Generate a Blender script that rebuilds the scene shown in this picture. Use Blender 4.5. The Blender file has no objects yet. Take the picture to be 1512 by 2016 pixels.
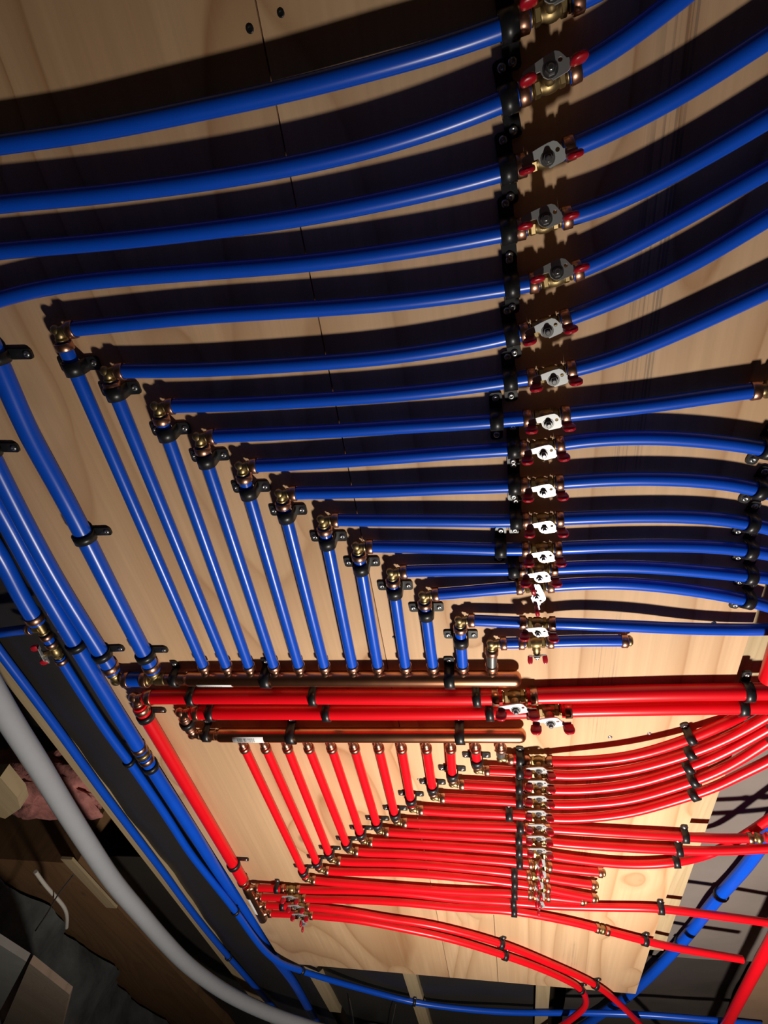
import bpy, bmesh, math, random
from mathutils import Vector, Matrix
from mathutils.geometry import tessellate_polygon
random.seed(7)
S = bpy.context.scene
COL = S.collection

# ------------------------------------------------------------------ camera, world, light, exposure
CEIL = 2.40                      # underside of the plywood above the floor
CAM_DROP = 0.6139                # the lens is this far below the plywood
FPX = 1100.0
UX = Vector((0.98442935, -0.05149058, -0.16807015))    # ceiling axes seen from the lens (x right, y down, z ahead)
VX = Vector((0.13698322, 0.82389908, 0.54993264))
NX = Vector((0.11015649, -0.56439262, 0.81812378))
cam = bpy.data.cameras.new('camera')
cam_o = bpy.data.objects.new('camera', cam)
COL.objects.link(cam_o)
cam.sensor_fit = 'VERTICAL'; cam.sensor_height = 36.0; cam.lens = FPX / 2016 * 36.0
cam.clip_start = 0.01; cam.clip_end = 60
def wv(c): return Vector((UX[c], VX[c], NX[c]))
r_, d_, f_ = wv(0), wv(1), wv(2)
m3 = Matrix((r_, -d_, -f_)).transposed()
cam_o.matrix_world = Matrix.Translation((0, 0, CEIL - CAM_DROP)) @ m3.to_4x4()
S.camera = cam_o
S.view_settings.view_transform = 'Standard'; S.view_settings.look = 'None'
S.view_settings.gamma = 1.0; S.view_settings.use_curve_mapping = False
S.view_settings.exposure = 0.0

world = bpy.data.worlds.new('world'); S.world = world; world.use_nodes = True
world.node_tree.nodes['Background'].inputs[0].default_value = (1.0, 0.97, 0.93, 1)
world.node_tree.nodes['Background'].inputs[1].default_value = 0.022

ld = bpy.data.lights.new('work_lamp', 'SPOT'); lo = bpy.data.objects.new('work_lamp', ld); COL.objects.link(lo)
lo.location = (0.22, 1.24, CEIL - 0.98); ld.energy = 95.0; ld.spot_size = math.radians(162); ld.spot_blend = 1.0; lo.rotation_euler = (math.radians(180), 0, 0); ld.color = (1.0, 0.93, 0.82); ld.shadow_soft_size = 0.05

# ------------------------------------------------------------------ helpers
def at(px, py, w=0.0):
    """the point of the place seen at (px, py), w metres below the plywood face"""
    ray = Vector(((px - 756) / FPX, (py - 1008) / FPX, 1.0))
    t = (CAM_DROP - w) / ray.dot(NX)
    X = ray * t
    return Vector((X.dot(UX), X.dot(VX), CEIL - w))

class MB:
    def __init__(s): s.v = []; s.f = []; s.sm = []
    def add(s, vs, fs, smooth=True):
        b = len(s.v); s.v.extend(vs); s.f.extend([tuple(i + b for i in f) for f in fs]); s.sm.extend([smooth] * len(fs))
    def lathe(s, o, ax, prof, n=16, smooth=True, phase=0.0, ref=None):
        """prof: (distance along ax, radius); closed at both ends when the radii there are not zero"""
        ax = ax.normalized()
        e = (ref or (Vector((0, 0, 1)) if abs(ax.z) < .9 else Vector((1, 0, 0))))
        e = (e - ax * e.dot(ax)).normalized(); g = ax.cross(e)
        vs = []; fs = []
        for (t, r) in prof:
            for k in range(n):
                a = phase + 2 * math.pi * k / n
                vs.append(o + ax * t + (e * math.cos(a) + g * math.sin(a)) * r)
        for i in range(len(prof) - 1):
            for k in range(n):
                k2 = (k + 1) % n
                fs.append((i * n + k, i * n + k2, (i + 1) * n + k2, (i + 1) * n + k))
        s.add(vs, fs, smooth)
        s.add(vs[:n], [tuple(reversed(range(n)))], False)
        s.add(vs[-n:], [tuple(range(n))], False)
    def cyl(s, a, b, r, n=16, smooth=True): s.lathe(a, b - a, [(0, r), ((b - a).length, r)], n, smooth)
    def pipe(s, o, ax, r0, r1, L, n=20):
        """a hollow sleeve centred on o"""
        b = .0007
        prof = [(-L/2, r0), (-L/2, r1 - b), (-L/2 + b, r1), (L/2 - b, r1), (L/2, r1 - b), (L/2, r0), (-L/2, r0)]
        ax = ax.normalized(); e = Vector((0, 0, 1)) if abs(ax.z) < .9 else Vector((1, 0, 0))
        e = (e - ax * e.dot(ax)).normalized(); g = ax.cross(e); vs = []; fs = []
        for (t, r) in prof[:-1]:
            for k in range(n):
                a = 2 * math.pi * k / n
                vs.append(o + ax * t + (e * math.cos(a) + g * math.sin(a)) * r)
        m = len(prof) - 1
        for i in range(m):
            for k in range(n):
                k2 = (k + 1) % n; j = (i + 1) % m
                fs.append((i * n + k, i * n + k2, j * n + k2, j * n + k))
        s.add(vs, fs)
    def tube(s, pts, r, n=16):
        vs = []; fs = []; N = len(pts)
        up = None
        for i, p in enumerate(pts):
            t = (pts[min(i + 1, N - 1)] - pts[max(i - 1, 0)]).normalized()
            if up is None: up = Vector((0, 0, 1)) if abs(t.z) < .9 else Vector((1, 0, 0))
            up = (up - t * up.dot(t)).normalized(); g = t.cross(up)
            rr = r[i] if isinstance(r, (list, tuple)) else r
            for k in range(n):
                a = 2 * math.pi * k / n
                vs.append(p + (up * math.cos(a) + g * math.sin(a)) * rr)
        for i in range(N - 1):
            for k in range(n):
                k2 = (k + 1) % n
                fs.append((i * n + k, i * n + k2, (i + 1) * n + k2, (i + 1) * n + k))
        s.add(vs, fs)
        s.add(vs[:n], [tuple(reversed(range(n)))], False); s.add(vs[-n:], [tuple(range(n))], False)
    def box(s, lo, hi):
        x0, y0, z0 = lo; x1, y1, z1 = hi
        vs = [Vector(p) for p in ((x0,y0,z0),(x1,y0,z0),(x1,y1,z0),(x0,y1,z0),(x0,y0,z1),(x1,y0,z1),(x1,y1,z1),(x0,y1,z1))]
        s.add(vs, [(3,2,1,0),(4,5,6,7),(0,1,5,4),(1,2,6,5),(2,3,7,6),(3,0,4,7)], False)
    def prism(s, loops, z0, z1):
        """loops: outline then holes (2-D), extruded from z0 to z1"""
        flat = [p for l in loops for p in l]
        tris = tessellate_polygon([[Vector((x, y, 0)) for x, y in l] for l in loops])
        n = len(flat)
        vs = [Vector((x, y, z0)) for x, y in flat] + [Vector((x, y, z1)) for x, y in flat]
        fs = [tuple(t) for t in tris] + [tuple(i + n for i in reversed(t)) for t in tris]
        b = 0
        for l in loops:
            m = len(l)
            for i in range(m):
                j = (i + 1) % m
                fs.append((b + i, b + j, n + b + j, n + b + i))
            b += m
        s.add(vs, fs, False)
    def mesh(s, name, mat):
        me = bpy.data.meshes.new(name)
        me.from_pydata([tuple(v) for v in s.v], [], s.f)
        bm = bmesh.new(); bm.from_mesh(me)
        bmesh.ops.remove_doubles(bm, verts=bm.verts, dist=1e-6) if False else None
        bmesh.ops.recalc_face_normals(bm, faces=bm.faces); bm.to_mesh(me); bm.free()
        for p, q in zip(me.polygons, s.sm): p.use_smooth = q
        me.materials.append(mat); return me

def link(name, me, parent=None):
    o = bpy.data.objects.new(name, me); COL.objects.link(o)
    if parent: o.parent = parent
    return o
def obj(name, mb, mat, parent=None): return link(name, mb.mesh(name, mat), parent)
def tag(o, label, cat, group=None, kind=None):
    if label: o['label'] = label
    if cat: o['category'] = cat
    if group: o['group'] = group
    if kind: o['kind'] = kind
    return o
def empty(name, loc=(0, 0, 0), mat=None):
    o = bpy.data.objects.new(name, None); COL.objects.link(o); o.empty_display_size = .01
    if mat is not None: o.matrix_world = mat
    else: o.location = loc
    return o
def frame(o, x, zref=Vector((0, 0, -1)), roll=0.0):
    """local x along the pipe, local z away from the ceiling"""
    x = x.normalized(); z = (zref - x * zref.dot(x)).normalized(); y = z.cross(x)
    if roll:
        R = Matrix.Rotation(roll, 3, x); z = R @ z; y = R @ y
    return Matrix.Translation(o) @ Matrix((x, y, z)).transposed().to_4x4()
ORD = ['', 'first', 'second', 'third', 'fourth', 'fifth', 'sixth', 'seventh', 'eighth', 'ninth', 'tenth', 'eleventh', 'twelfth']

# ------------------------------------------------------------------ materials
def mat(name, col, rough=.5, metal=0.0, coat=0.0, spec=.5, var=0.0, vscale=40.0, bump=0.0):
    m = bpy.data.materials.new(name); m.use_nodes = True
    nt = m.node_tree; b = nt.nodes['Principled BSDF']
    b.inputs['Base Color'].default_value = (*col, 1); b.inputs['Roughness'].default_value = rough
    b.inputs['Metallic'].default_value = metal; b.inputs['Coat Weight'].default_value = coat
    b.inputs['Specular IOR Level'].default_value = spec
    if var or bump:
        tc = nt.nodes.new('ShaderNodeTexCoord'); nz = nt.nodes.new('ShaderNodeTexNoise')
        nz.inputs['Scale'].default_value = vscale; nz.inputs['Detail'].default_value = 4
        nt.links.new(tc.outputs['Object'], nz.inputs['Vector'])
        if var:
            mx = nt.nodes.new('ShaderNodeMix'); mx.data_type = 'RGBA'
            mx.inputs[6].default_value = (*[c * (1 - var) for c in col], 1)
            mx.inputs[7].default_value = (*[min(1, c * (1 + var)) for c in col], 1)
            nt.links.new(nz.outputs[0], mx.inputs[0]); nt.links.new(mx.outputs[2], b.inputs['Base Color'])
        if bump:
            bp = nt.nodes.new('ShaderNodeBump'); bp.inputs['Strength'].default_value = bump; bp.inputs['Distance'].default_value = .01
            nt.links.new(nz.outputs[0], bp.inputs['Height']); nt.links.new(bp.outputs[0], b.inputs['Normal'])
    return m
BLUE = mat('blue_pex', (.003, .077, .60), .30, spec=.5, var=.10, vscale=25)
RED = mat('red_pex', (.78, .004, .012), .32, spec=.45, var=.06, vscale=25)
COPPER = mat('copper', (.62, .27, .15), .30, 1.0, var=.35, vscale=30)
RING = mat('copper_crimp', (.55, .28, .19), .34, 1.0, var=.15, vscale=60)
BRASS = mat('brass', (.38, .275, .13), .44, 1.0, var=.15, vscale=60)
BLACK = mat('black_plastic', (.012, .012, .014), .38)
STEEL = mat('screw_steel', (.38, .38, .38), .30, .9)
ZINC = mat('zinc_plate', (.56, .58, .60), .40, .55)
GRIP = mat('red_vinyl', (.42, .004, .016), .35, spec=.5)
LABEL = mat('label_paper', (.82, .82, .82), .6)
INK = mat('label_ink', (.03, .03, .03), .6)
GREY = mat('grey_pvc', (.42, .435, .47), .27, var=.05, vscale=30)
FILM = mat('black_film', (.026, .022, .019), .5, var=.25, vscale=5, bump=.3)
MEMB = mat('grey_membrane', (.165, .135, .120), .65, var=.30, vscale=6, bump=.5)
DARKWOOD = mat('dark_deck', (.055, .035, .022), .8, var=.4, vscale=9)
PINK = mat('pink_fibreglass', (.42, .16, .14), .95, var=.6, vscale=22, bump=1.0)
STONE = mat('foundation_stone', (.10, .105, .105), .9, var=.9, vscale=14, bump=1.0)
CONC = mat('concrete', (.16, .16, .16), .9, var=.2, vscale=5)
CABLE = mat('pale_cable', (.5, .47, .42), .5)
WIRE = mat('steel_wire', (.18, .16, .15), .4, .7)

def wood(name, light, dark, contour=True, sx=2.3, sy=.42, off=0.0, marks=False):
    m = bpy.data.materials.new(name); m.use_nodes = True; nt = m.node_tree; N = nt.nodes; L = nt.links
    b = N['Principled BSDF']; b.inputs['Roughness'].default_value = .62; b.inputs['Specular IOR Level'].default_value = .25
    tc = N.new('ShaderNodeTexCoord')
    def mapping(sc, loc=(0, 0, 0)):
        mp = N.new('ShaderNodeMapping'); mp.inputs['Scale'].default_value = sc; mp.inputs['Location'].default_value = loc
        L.new(tc.outputs['Object'], mp.inputs['Vector']); return mp.outputs[0]
    def noise(sc, loc=(0, 0, 0), detail=2.0, rough=.5):
        n = N.new('ShaderNodeTexNoise'); n.inputs['Scale'].default_value = 1.0; n.inputs['Detail'].default_value = detail
        n.inputs['Roughness'].default_value = rough; L.new(mapping(sc, loc), n.inputs['Vector']); return n.outputs[0]
    def math_(op, a, c=None, clamp=False):
        n = N.new('ShaderNodeMath'); n.operation = op; n.use_clamp = clamp
        for i, q in enumerate((a, c)):
            if q is None: continue
            if isinstance(q, (int, float)): n.inputs[i].default_value = q
            else: L.new(q, n.inputs[i])
        return n.outputs[0]
    def ramp(x, stops):
        n = N.new('ShaderNodeValToRGB'); e = n.color_ramp.elements
        e[0].position, e[0].color = stops[0][0], (stops[0][1],) * 3 + (1,)
        e[1].position, e[1].color = stops[-1][0], (stops[-1][1],) * 3 + (1,)
        for p, c in stops[1:-1]:
            q = e.new(p); q.color = (c, c, c, 1)
        L.new(x, n.inputs[0]); return n.outputs[0]
    def mix(f, a, c):
        n = N.new('ShaderNodeMix'); n.data_type = 'RGBA'
        for i, q in ((0, f), (6, a), (7, c)):
            if isinstance(q, tuple): n.inputs[i].default_value = (*q, 1)
            elif isinstance(q, (int, float)): n.inputs[i].default_value = q
            else: L.new(q, n.inputs[i])
        return n.outputs[2]
    # knots: stretched cells, the grain flows round them
    vo = N.new('ShaderNodeTexVoronoi'); vo.inputs['Scale'].default_value = 1.0; vo.inputs['Randomness'].default_value = 1.0
    L.new(mapping((6.5, 3.6, 1), (off, off * 2, 0)), vo.inputs['Vector'])
    knot = ramp(vo.outputs['Distance'], [(0.0, 1.0), (.05, .8), (.085, .15), (.2, 0.0)])
    halo = ramp(vo.outputs['Distance'], [(0.0, 1.0), (.32, 0.0)])
    big = noise((sx, sy, 1), (off, off, 0), 1.5)
    val = math_('ADD', math_('MULTIPLY', big, 19.0), math_('MULTIPLY', halo, .9))
    fr = math_('FRACT', val)
    line = ramp(fr, [(0.0, 1.0), (.08, .62), (.34, .20), (.72, 0.0), (.95, .32), (1.0, 1.0)])
    fine = noise((150, 3.0, 1), (off, 0, 0), 3)
    patch = noise((1.6, 1.1, 1), (off + 5, 3, 0), 2)
    mask = ramp(patch, [(.30, .35), (.60, 1.0)])
    c = mix(math_('MULTIPLY', math_('MULTIPLY', line, mask), .95 if contour else .5), light, dark)
    band = noise((34, .75, 1), (off * 3, 1, 0), 3, .6)
    c = mix(math_('MULTIPLY', ramp(band, [(.46, 0.0), (.66, 1.0)]), .42), c, tuple(l * .45 + d * .55 for l, d in zip(light, dark)))
    c = mix(math_('MULTIPLY', ramp(fine, [(.38, 0.0), (.70, 1.0)]), .40), c, tuple(x * .72 for x in light))
    c = mix(math_('MULTIPLY', ramp(patch, [(.35, 0.0), (.7, 1.0)]), .25), c, tuple(l * .55 + d * .45 for l, d in zip(light, dark)))
    c = mix(math_('MULTIPLY', knot, .75), c, tuple(d * .55 for d in dark))
    if marks:
        sep = N.new('ShaderNodeSeparateXYZ'); L.new(tc.outputs['Object'], sep.inputs[0])
        # grey weathered streaks along the grain
        st = math_('ABSOLUTE', math_('SUBTRACT', sep.outputs[0], .180))
        near = ramp(st, [(.0, 1.0), (.012, .8), (.022, 0.0)])
        thr = noise((420, 1.2, 1), (3, 1, 0), 2)
        brk = noise((14, 5.5, 1), (8, 2, 0), 3)
        lin = math_('MULTIPLY', math_('MULTIPLY', near, ramp(thr, [(.52, 0.0), (.62, 1.0)])), ramp(brk, [(.46, 0.0), (.60, 1.0)]))
        c = mix(math_('MULTIPLY', lin, .60), c, (.13, .105, .09))
        # a thin split in the veneer near the far edge
        s2 = math_('ABSOLUTE', math_('ADD', sep.outputs[0], .017))
        sp = math_('MULTIPLY', math_('LESS_THAN', s2, .0009), math_('GREATER_THAN', sep.outputs[1], 1.66))
        c = mix(math_('MULTIPLY', sp, .85), c, (.05, .03, .02))
    L.new(c, b.inputs['Base Color'])
    bp = N.new('ShaderNodeBump'); bp.inputs['Strength'].default_value = .12; bp.inputs['Distance'].default_value = .002
    L.new(fine, bp.inputs['Height']); L.new(bp.outputs[0], b.inputs['Normal'])
    return m
PLY_A = wood('plywood_veneer_knotty', (.67, .430, .250), (.33, .15, .060), True, 2.1, .40, 1.7)
PLY_B = wood('plywood_veneer_plain', (.69, .450, .268), (.37, .18, .078), True, 2.6, .36, 6.3, True)
STUD = wood('joist_pine', (.50, .38, .23), (.30, .19, .09), False, 9, .5, 4.0)
OLDWOOD = wood('old_board', (.25, .135, .065), (.10, .05, .025), False, 5, .6, 2.0)
BLOCK = wood('grey_block', (.27, .215, .165), (.14, .10, .07), False, 30, 4, 3.0)

# ------------------------------------------------------------------ the setting
def struct(name, mb, m): return tag(obj(name, mb, m), None, None, None, 'structure')
b = MB(); b.box((-4, -3, -.1), (4, 6, 0)); struct('floor', b, CONC)
b = MB(); b.box((-4, -3, CEIL + .22), (4, 6, CEIL + .26)); struct('ceiling', b, DARKWOOD)
JZ0, JZ1 = CEIL + .0183, CEIL + .22
JO = [('first', -.92), ('second', -.625), ('third', -.295), ('fourth', .117)]
jl = {-.92: 'pine joist edge beside the plywood carrying the thin blue pipe', -.625: 'pine joist passing over the plywood corner under the thin blue pipe',
      -.295: 'pine joist beyond the plywood with a black clip on it', .117: 'pine joist beyond the plywood where the red pipe curls down', .396: 'pine joist edge showing along the far side of the plywood'}
for x, y1 in ((-.92, 4.5), (-.625, 2.66), (-.295, 4.5), (.117, 4.5), (.396, 1.86)):
    b = MB(); b.box((x - .021, -2.5, JZ0), (x + .021, y1, JZ1)); tag(obj('joist', b, STUD), jl[x], 'joist', 'ceiling joists')
for nm, x0, x1, m, lab in (('plywood_sheet', -.695, -.1637, PLY_A, 'knotty plywood sheet screwed under the joists, on the blue feed pipe side of the seam'),
                           ('plywood_sheet', -.1622, .372, PLY_B, 'plywood sheet carrying the valve rows, on the capped end side of the seam')):
    b = MB(); b.box((x0, -1.2, CEIL), (x1, 2.131, CEIL + .018)); tag(obj(nm, b, m), lab, 'plywood', 'plywood sheets')
# wrinkled sheets stapled under the floor
def sheet(name, x0, x1, y0, y1, z, m, label, amp=.004, nx=24, ny=60, seed=1):
    rnd = random.Random(seed); ph = [rnd.uniform(0, 6) for _ in range(6)]
    vs = []; fs = []
    for j in range(ny + 1):
        for i in range(nx + 1):
            x = x0 + (x1 - x0) * i / nx; y = y0 + (y1 - y0) * j / ny
            d = amp * (math.sin(9 * x + 5 * y + ph[0]) + .7 * math.sin(17 * x - 11 * y + ph[1]) + .5 * math.sin(31 * y + 7 * x + ph[2]))
            vs.append(Vector((x, y, z + d)))
    n = len(vs)
    vs += [v + Vector((0, 0, .002)) for v in vs]
    for j in range(ny):
        for i in range(nx):
            a = j * (nx + 1) + i
            fs.append((a, a + 1, a + nx + 2, a + nx + 1)); fs.append((n + a, n + a + nx + 1, n + a + nx + 2, n + a + 1))
    b = MB(); b.add(vs, fs); return tag(obj(name, b, m), label, 'sheet')
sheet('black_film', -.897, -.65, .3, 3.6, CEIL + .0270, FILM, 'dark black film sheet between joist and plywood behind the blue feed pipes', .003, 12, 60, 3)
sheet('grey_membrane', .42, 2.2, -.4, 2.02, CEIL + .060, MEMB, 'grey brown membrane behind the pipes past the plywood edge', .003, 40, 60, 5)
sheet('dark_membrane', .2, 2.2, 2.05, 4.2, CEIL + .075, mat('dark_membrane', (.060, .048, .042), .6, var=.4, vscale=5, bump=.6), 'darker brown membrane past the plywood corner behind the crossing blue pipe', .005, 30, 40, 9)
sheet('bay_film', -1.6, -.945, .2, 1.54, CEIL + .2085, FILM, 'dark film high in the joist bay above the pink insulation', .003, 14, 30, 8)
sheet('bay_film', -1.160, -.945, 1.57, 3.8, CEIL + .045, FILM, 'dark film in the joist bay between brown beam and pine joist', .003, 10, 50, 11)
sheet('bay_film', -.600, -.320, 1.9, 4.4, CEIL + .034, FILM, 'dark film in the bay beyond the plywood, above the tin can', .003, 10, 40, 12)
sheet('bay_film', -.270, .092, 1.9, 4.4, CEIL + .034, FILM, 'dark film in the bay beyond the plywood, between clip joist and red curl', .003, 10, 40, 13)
b = MB(); b.box((-1.58, 1.56, CEIL + .0183), (-1.165, 4.4, CEIL + .2)); tag(obj('rim_board', b, OLDWOOD), 'wide brown old timber beam beside the grey conduit', 'beam')

# ------------------------------------------------------------------ pipes
RS, RB = .0085, .0129
W = .0135
def resample(pts, step=.010):
    """a smooth run through the points"""
    P = [pts[0] * 2 - pts[1]] + pts + [pts[-1] * 2 - pts[-2]]
    out = []
    for i in range(1, len(P) - 2):
        p0, p1, p2, p3 = P[i - 1:i + 3]
        d = [max(1e-5, (b_ - a_).length) ** .5 for a_, b_ in ((p0, p1), (p1, p2), (p2, p3))]
        t0 = 0; t1 = d[0]; t2 = t1 + d[1]; t3 = t2 + d[2]
        n = max(3, int((p2 - p1).length / step))
        for k in range(n):
            t = t1 + (t2 - t1) * k / n
            A1 = p0 * ((t1 - t) / (t1 - t0)) + p1 * ((t - t0) / (t1 - t0)); A2 = p1 * ((t2 - t) / (t2 - t1)) + p2 * ((t - t1) / (t2 - t1)); A3 = p2 * ((t3 - t) / (t3 - t2)) + p3 * ((t - t2) / (t3 - t2))
            B1 = A1 * ((t2 - t) / (t2 - t0)) + A2 * ((t - t0) / (t2 - t0)); B2 = A2 * ((t3 - t) / (t3 - t1)) + A3 * ((t - t1) / (t3 - t1))
            out.append(B1 * ((t2 - t) / (t2 - t1)) + B2 * ((t - t1) / (t2 - t1)))
    out.append(pts[-1].copy())
    for _ in range(10):
        out = [out[0]] + [out[i] * .5 + (out[i - 1] + out[i + 1]) * .25 for i in range(1, len(out) - 1)] + [out[-1]]
    return out
def trim(pts, s):
    pts = list(pts)
    while s > 0 and len(pts) > 2:
        L = (pts[1] - pts[0]).length
        if L > s + 1e-4: pts[0] = pts[0] + (pts[1] - pts[0]) * (s / L); return pts
        s -= L; pts.pop(0)
    return pts
class Run: pass
def pipe(px, label, r=RS, m=BLUE, t0=0.0, t1=0.0, ring0=False, ring1=False, w=W, group=None, name=None, cat='pipe', step=.010, roff=.004, ext=True):
    """px: (x, y[, w]) along the axis; t0, t1 are cut off the two ends; rings where it is crimped on a fitting"""
    pts = [at(p[0], p[1], p[2] if len(p) > 2 else w) for p in px]
    q = resample(pts, step) if len(pts) > 2 else [pts[0] + (pts[1] - pts[0]) * (k / 40) for k in range(41)]
    q = trim(q, t0); q = trim(q[::-1], t1)[::-1]
    def beyond(q, px_):          # a run that leaves the picture carries on some way
        if -5 < px_[0] < 1517 and -5 < px_[1] < 2021: return q
        d = q[-1] - q[-8]; d.z = 0; d.normalize()
        return q + [q[-1] + d * (.02 * k) for k in range(1, 6)]
    if ext and len(pts) > 2 and not ring1: q = beyond(q, px[-1])
    if ext and len(pts) > 2 and not ring0: q = beyond(q[::-1], px[0])[::-1]
    b = MB(); b.tube(q, r, 18)
    q = q if len(pts) > 2 else q
    nm = name or ('blue_pipe' if m is BLUE else 'red_pipe')
    o = tag(obj(nm, b, m), label, cat, group)
    R = Run(); R.o = o; R.q = q; R.r = r; R.w = w
    k = r / RS
    for on, seq in ((ring0, q), (ring1, q[::-1])):
        if on:
            s = (roff + .0045) * (1 if k < 1.2 else 1.25); c = trim(seq, s); c0 = c[0]; d = c[1] - c[0]
            rb = MB(); rb.pipe(c0, d, r + .0003, r + .0019, .009 * (1 if k < 1.2 else 1.3), 20)
            obj('crimp_ring', rb, RING, o)
    return R
def nearest(R, px, py):
    """point and direction on a run that the camera sees closest to (px, py)"""
    best = None
    for i in range(len(R.q) - 1):
        p = R.q[i]; X = UX * p.x + VX * p.y + NX * (p.z - (CEIL - CAM_DROP))
        d = (756 + FPX * X.x / X.z - px) ** 2 + (1008 + FPX * X.y / X.z - py) ** 2
        if best is None or d < best[0]: best = (d, i)
    i = best[1]; return R.q[i], (R.q[min(i + 2, len(R.q) - 1)] - R.q[max(i - 2, 0)]).normalized()

# ------------------------------------------------------------------ fittings
CACHE = {}
def cached(key, fn, name, m):
    if key not in CACHE:
        b = MB(); fn(b); CACHE[key] = b.mesh(name, m)
    return CACHE[key]
V0 = Vector((0, 0, 0)); XA = Vector((1, 0, 0)); YA = Vector((0, 1, 0)); ZA = Vector((0, 0, 1))
def elbow(c, d1, d2, label, r=RS, m=BRASS, group=None, tee=None, leg=.0125):
    """a cast bend: two barbed arms, a rounded corner with a shoulder on each arm"""
    k = (r / RS) * 1.06; leg = leg * r / RS; b = MB(); d1 = d1.normalized(); d2 = d2.normalized()
    pts = []; f = .0085 * k
    p1 = c + d1 * f; p2 = c + d2 * f
    for i in range(9):
        t = i / 8; pts.append(p1 * (1 - t) ** 2 + c * 2 * t * (1 - t) + p2 * t * t)
    b.tube([c + d1 * (leg - .001 * k)] + pts + [c + d2 * (leg - .001 * k)], .0058 * k, 16)
    for d in [d1, d2] + ([tee.normalized()] if tee else []):
        b.lathe(c + d * (leg - .0042 * k), d, [(0, .0060 * k), (.0006 * k, .0068 * k), (.0030 * k, .0068 * k), (.0040 * k, .0062 * k)], 18)
    if tee: b.cyl(c, c + tee.normalized() * (leg - .001 * k), .0068 * k)
    b.lathe(c - (d1 + d2).normalized() * .002 * k, (d1 + d2), [(-.0052 * k, .002 * k), (-.004 * k, .0044 * k), (-.001 * k, .0060 * k), (.003 * k, .0060 * k), (.006 * k, .004 * k)], 16)
    return tag(obj('tee_fitting' if tee else 'elbow_fitting', b, m), label, 'fitting', group)
PLATE = [(-21, 6.2), (-19, 7.4), (-4.5, 10.4), (1.5, 11.4), (6.3, 11.6), (9.3, 10), (11.8, 6.4), (13.5, 3.4), (16.5, 2.6), (16.5, -1.5), (14.8, -4.5), (12.4, -6.0), (.6, -7.6), (-.4, -5.9), (-3.5, -5.2), (-6.2, -2.6), (-7.6, 2.2), (-20.4, 2.4), (-21.4, 4)]
def hex_(b, o, ax, r, h, ph=0): b.lathe(o, ax, [(0, r * .93), (.0008, r), (h - .0008, r), (h, r * .93)], 6, False, ph)
def valve(c, x, half, label, k=1.0, turn=0.0, roll=0.0, group=None, handle=1.0):
    """ball valve: turned brass body, stem with nut, zinc butterfly plate with two red dipped grips"""
    M = frame(c, x, roll=roll); root = empty('ball_valve', mat=M); tag(root, label, 'valve', group)
    h = half / k
    def body(b):
        b.lathe(XA * -h, XA, [(0, .0055), (0, .0072), (.002, .0072), (.002, .0058), (.004, .0058)], 16)
        b.lathe(XA * h, -XA, [(0, .0055), (0, .0072), (.002, .0072), (.002, .0058), (.004, .0058)], 16)
        hex_(b, XA * (-h + .003), XA, .0086, .0052); hex_(b, XA * (h - .0082), XA, .0086, .0052)
        e = h - .0075
        b.lathe(V0, XA, [(-e, .0072), (-e * .75, .0075), (-e * .5, .0086), (0, .0090), (e * .5, .0086), (e * .75, .0075), (e, .0072)], 20)
        b.lathe(ZA * .004, ZA, [(0, .0062), (.008, .0062), (.009, .0052), (.0135, .0052)], 16)
    L = link('body', cached(('vb', round(h, 4)), body, 'valve_body', BRASS), root)
    def nut(b):
        hex_(b, ZA * .0160, ZA, .0040, .0028); b.lathe(ZA * .0201, ZA, [(0, .0062), (.0006, .0062)], 18); hex_(b, ZA * .0207, ZA, .0046, .0030)
        b.lathe(ZA * .0236, ZA, [(0, .0026), (.0022, .0026), (.0026, .0020)], 12)
    link('stem_nut', cached('nut', nut, 'stem_nut', STEEL), root)
    def plate(b):
        b.prism([[(x_ / 1000, y_ / 1000) for x_, y_ in PLATE], [(.0088 + .0019 * math.cos(a * math.pi / 5), .0042 + .0019 * math.sin(a * math.pi / 5)) for a in range(10)]], .0188, .0202)
        b.box((-.0220, -.0028, .0188), (-.0130, .0026, .0200)); b.box((-.0220, -.0028, .0200), (-.0130, -.0016, .0240)); b.box((.0145, -.0038, .0188), (.0250, .0010, .0200)); b.box((.0150, -.0038, .0200), (.0250, -.0026, .0240))
    P = link('handle', cached('plate', plate, 'handle', ZINC), root)
    P.rotation_euler = (0, 0, turn); P.scale = (handle, handle, 1)
    def grip(b):
        sec = []
        for (z, sx, sy) in ((0, .0056, .0020), (.001, .0066, .0028), (.0070, .0070, .0031), (.0098, .0062, .0030), (.0120, .0044, .0023), (.0128, .0018, .0011)):
            sec.append((z, sx, sy))
        vs = []; fs = []; n = 16
        for z, sx, sy in sec:
            for q in range(n):
                a = 2 * math.pi * q / n; ca, sa = math.cos(a), math.sin(a)
                vs.append(Vector((math.copysign(abs(ca) ** .6, ca) * sx, math.copysign(abs(sa) ** .7, sa) * sy, z)))
        for i in range(len(sec) - 1):
            for q in range(n):
                q2 = (q + 1) % n; fs.append((i * n + q, i * n + q2, (i + 1) * n + q2, (i + 1) * n + q))
        b.add(vs, fs); b.add(vs[:n], [tuple(reversed(range(n)))], False); b.add(vs[-n:], [tuple(range(n))], False)
    gm = cached('grip', grip, 'grip', GRIP)
    for gx, gy, tilt in ((-.0178, -.0022, -.14), (.0205, -.0032, .14)):
        g = link('grip', gm, P); g.location = (gx, gy, .0208); g.rotation_euler = (0, tilt, 0)
    root.scale = (k, k, k)
    return root
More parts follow.
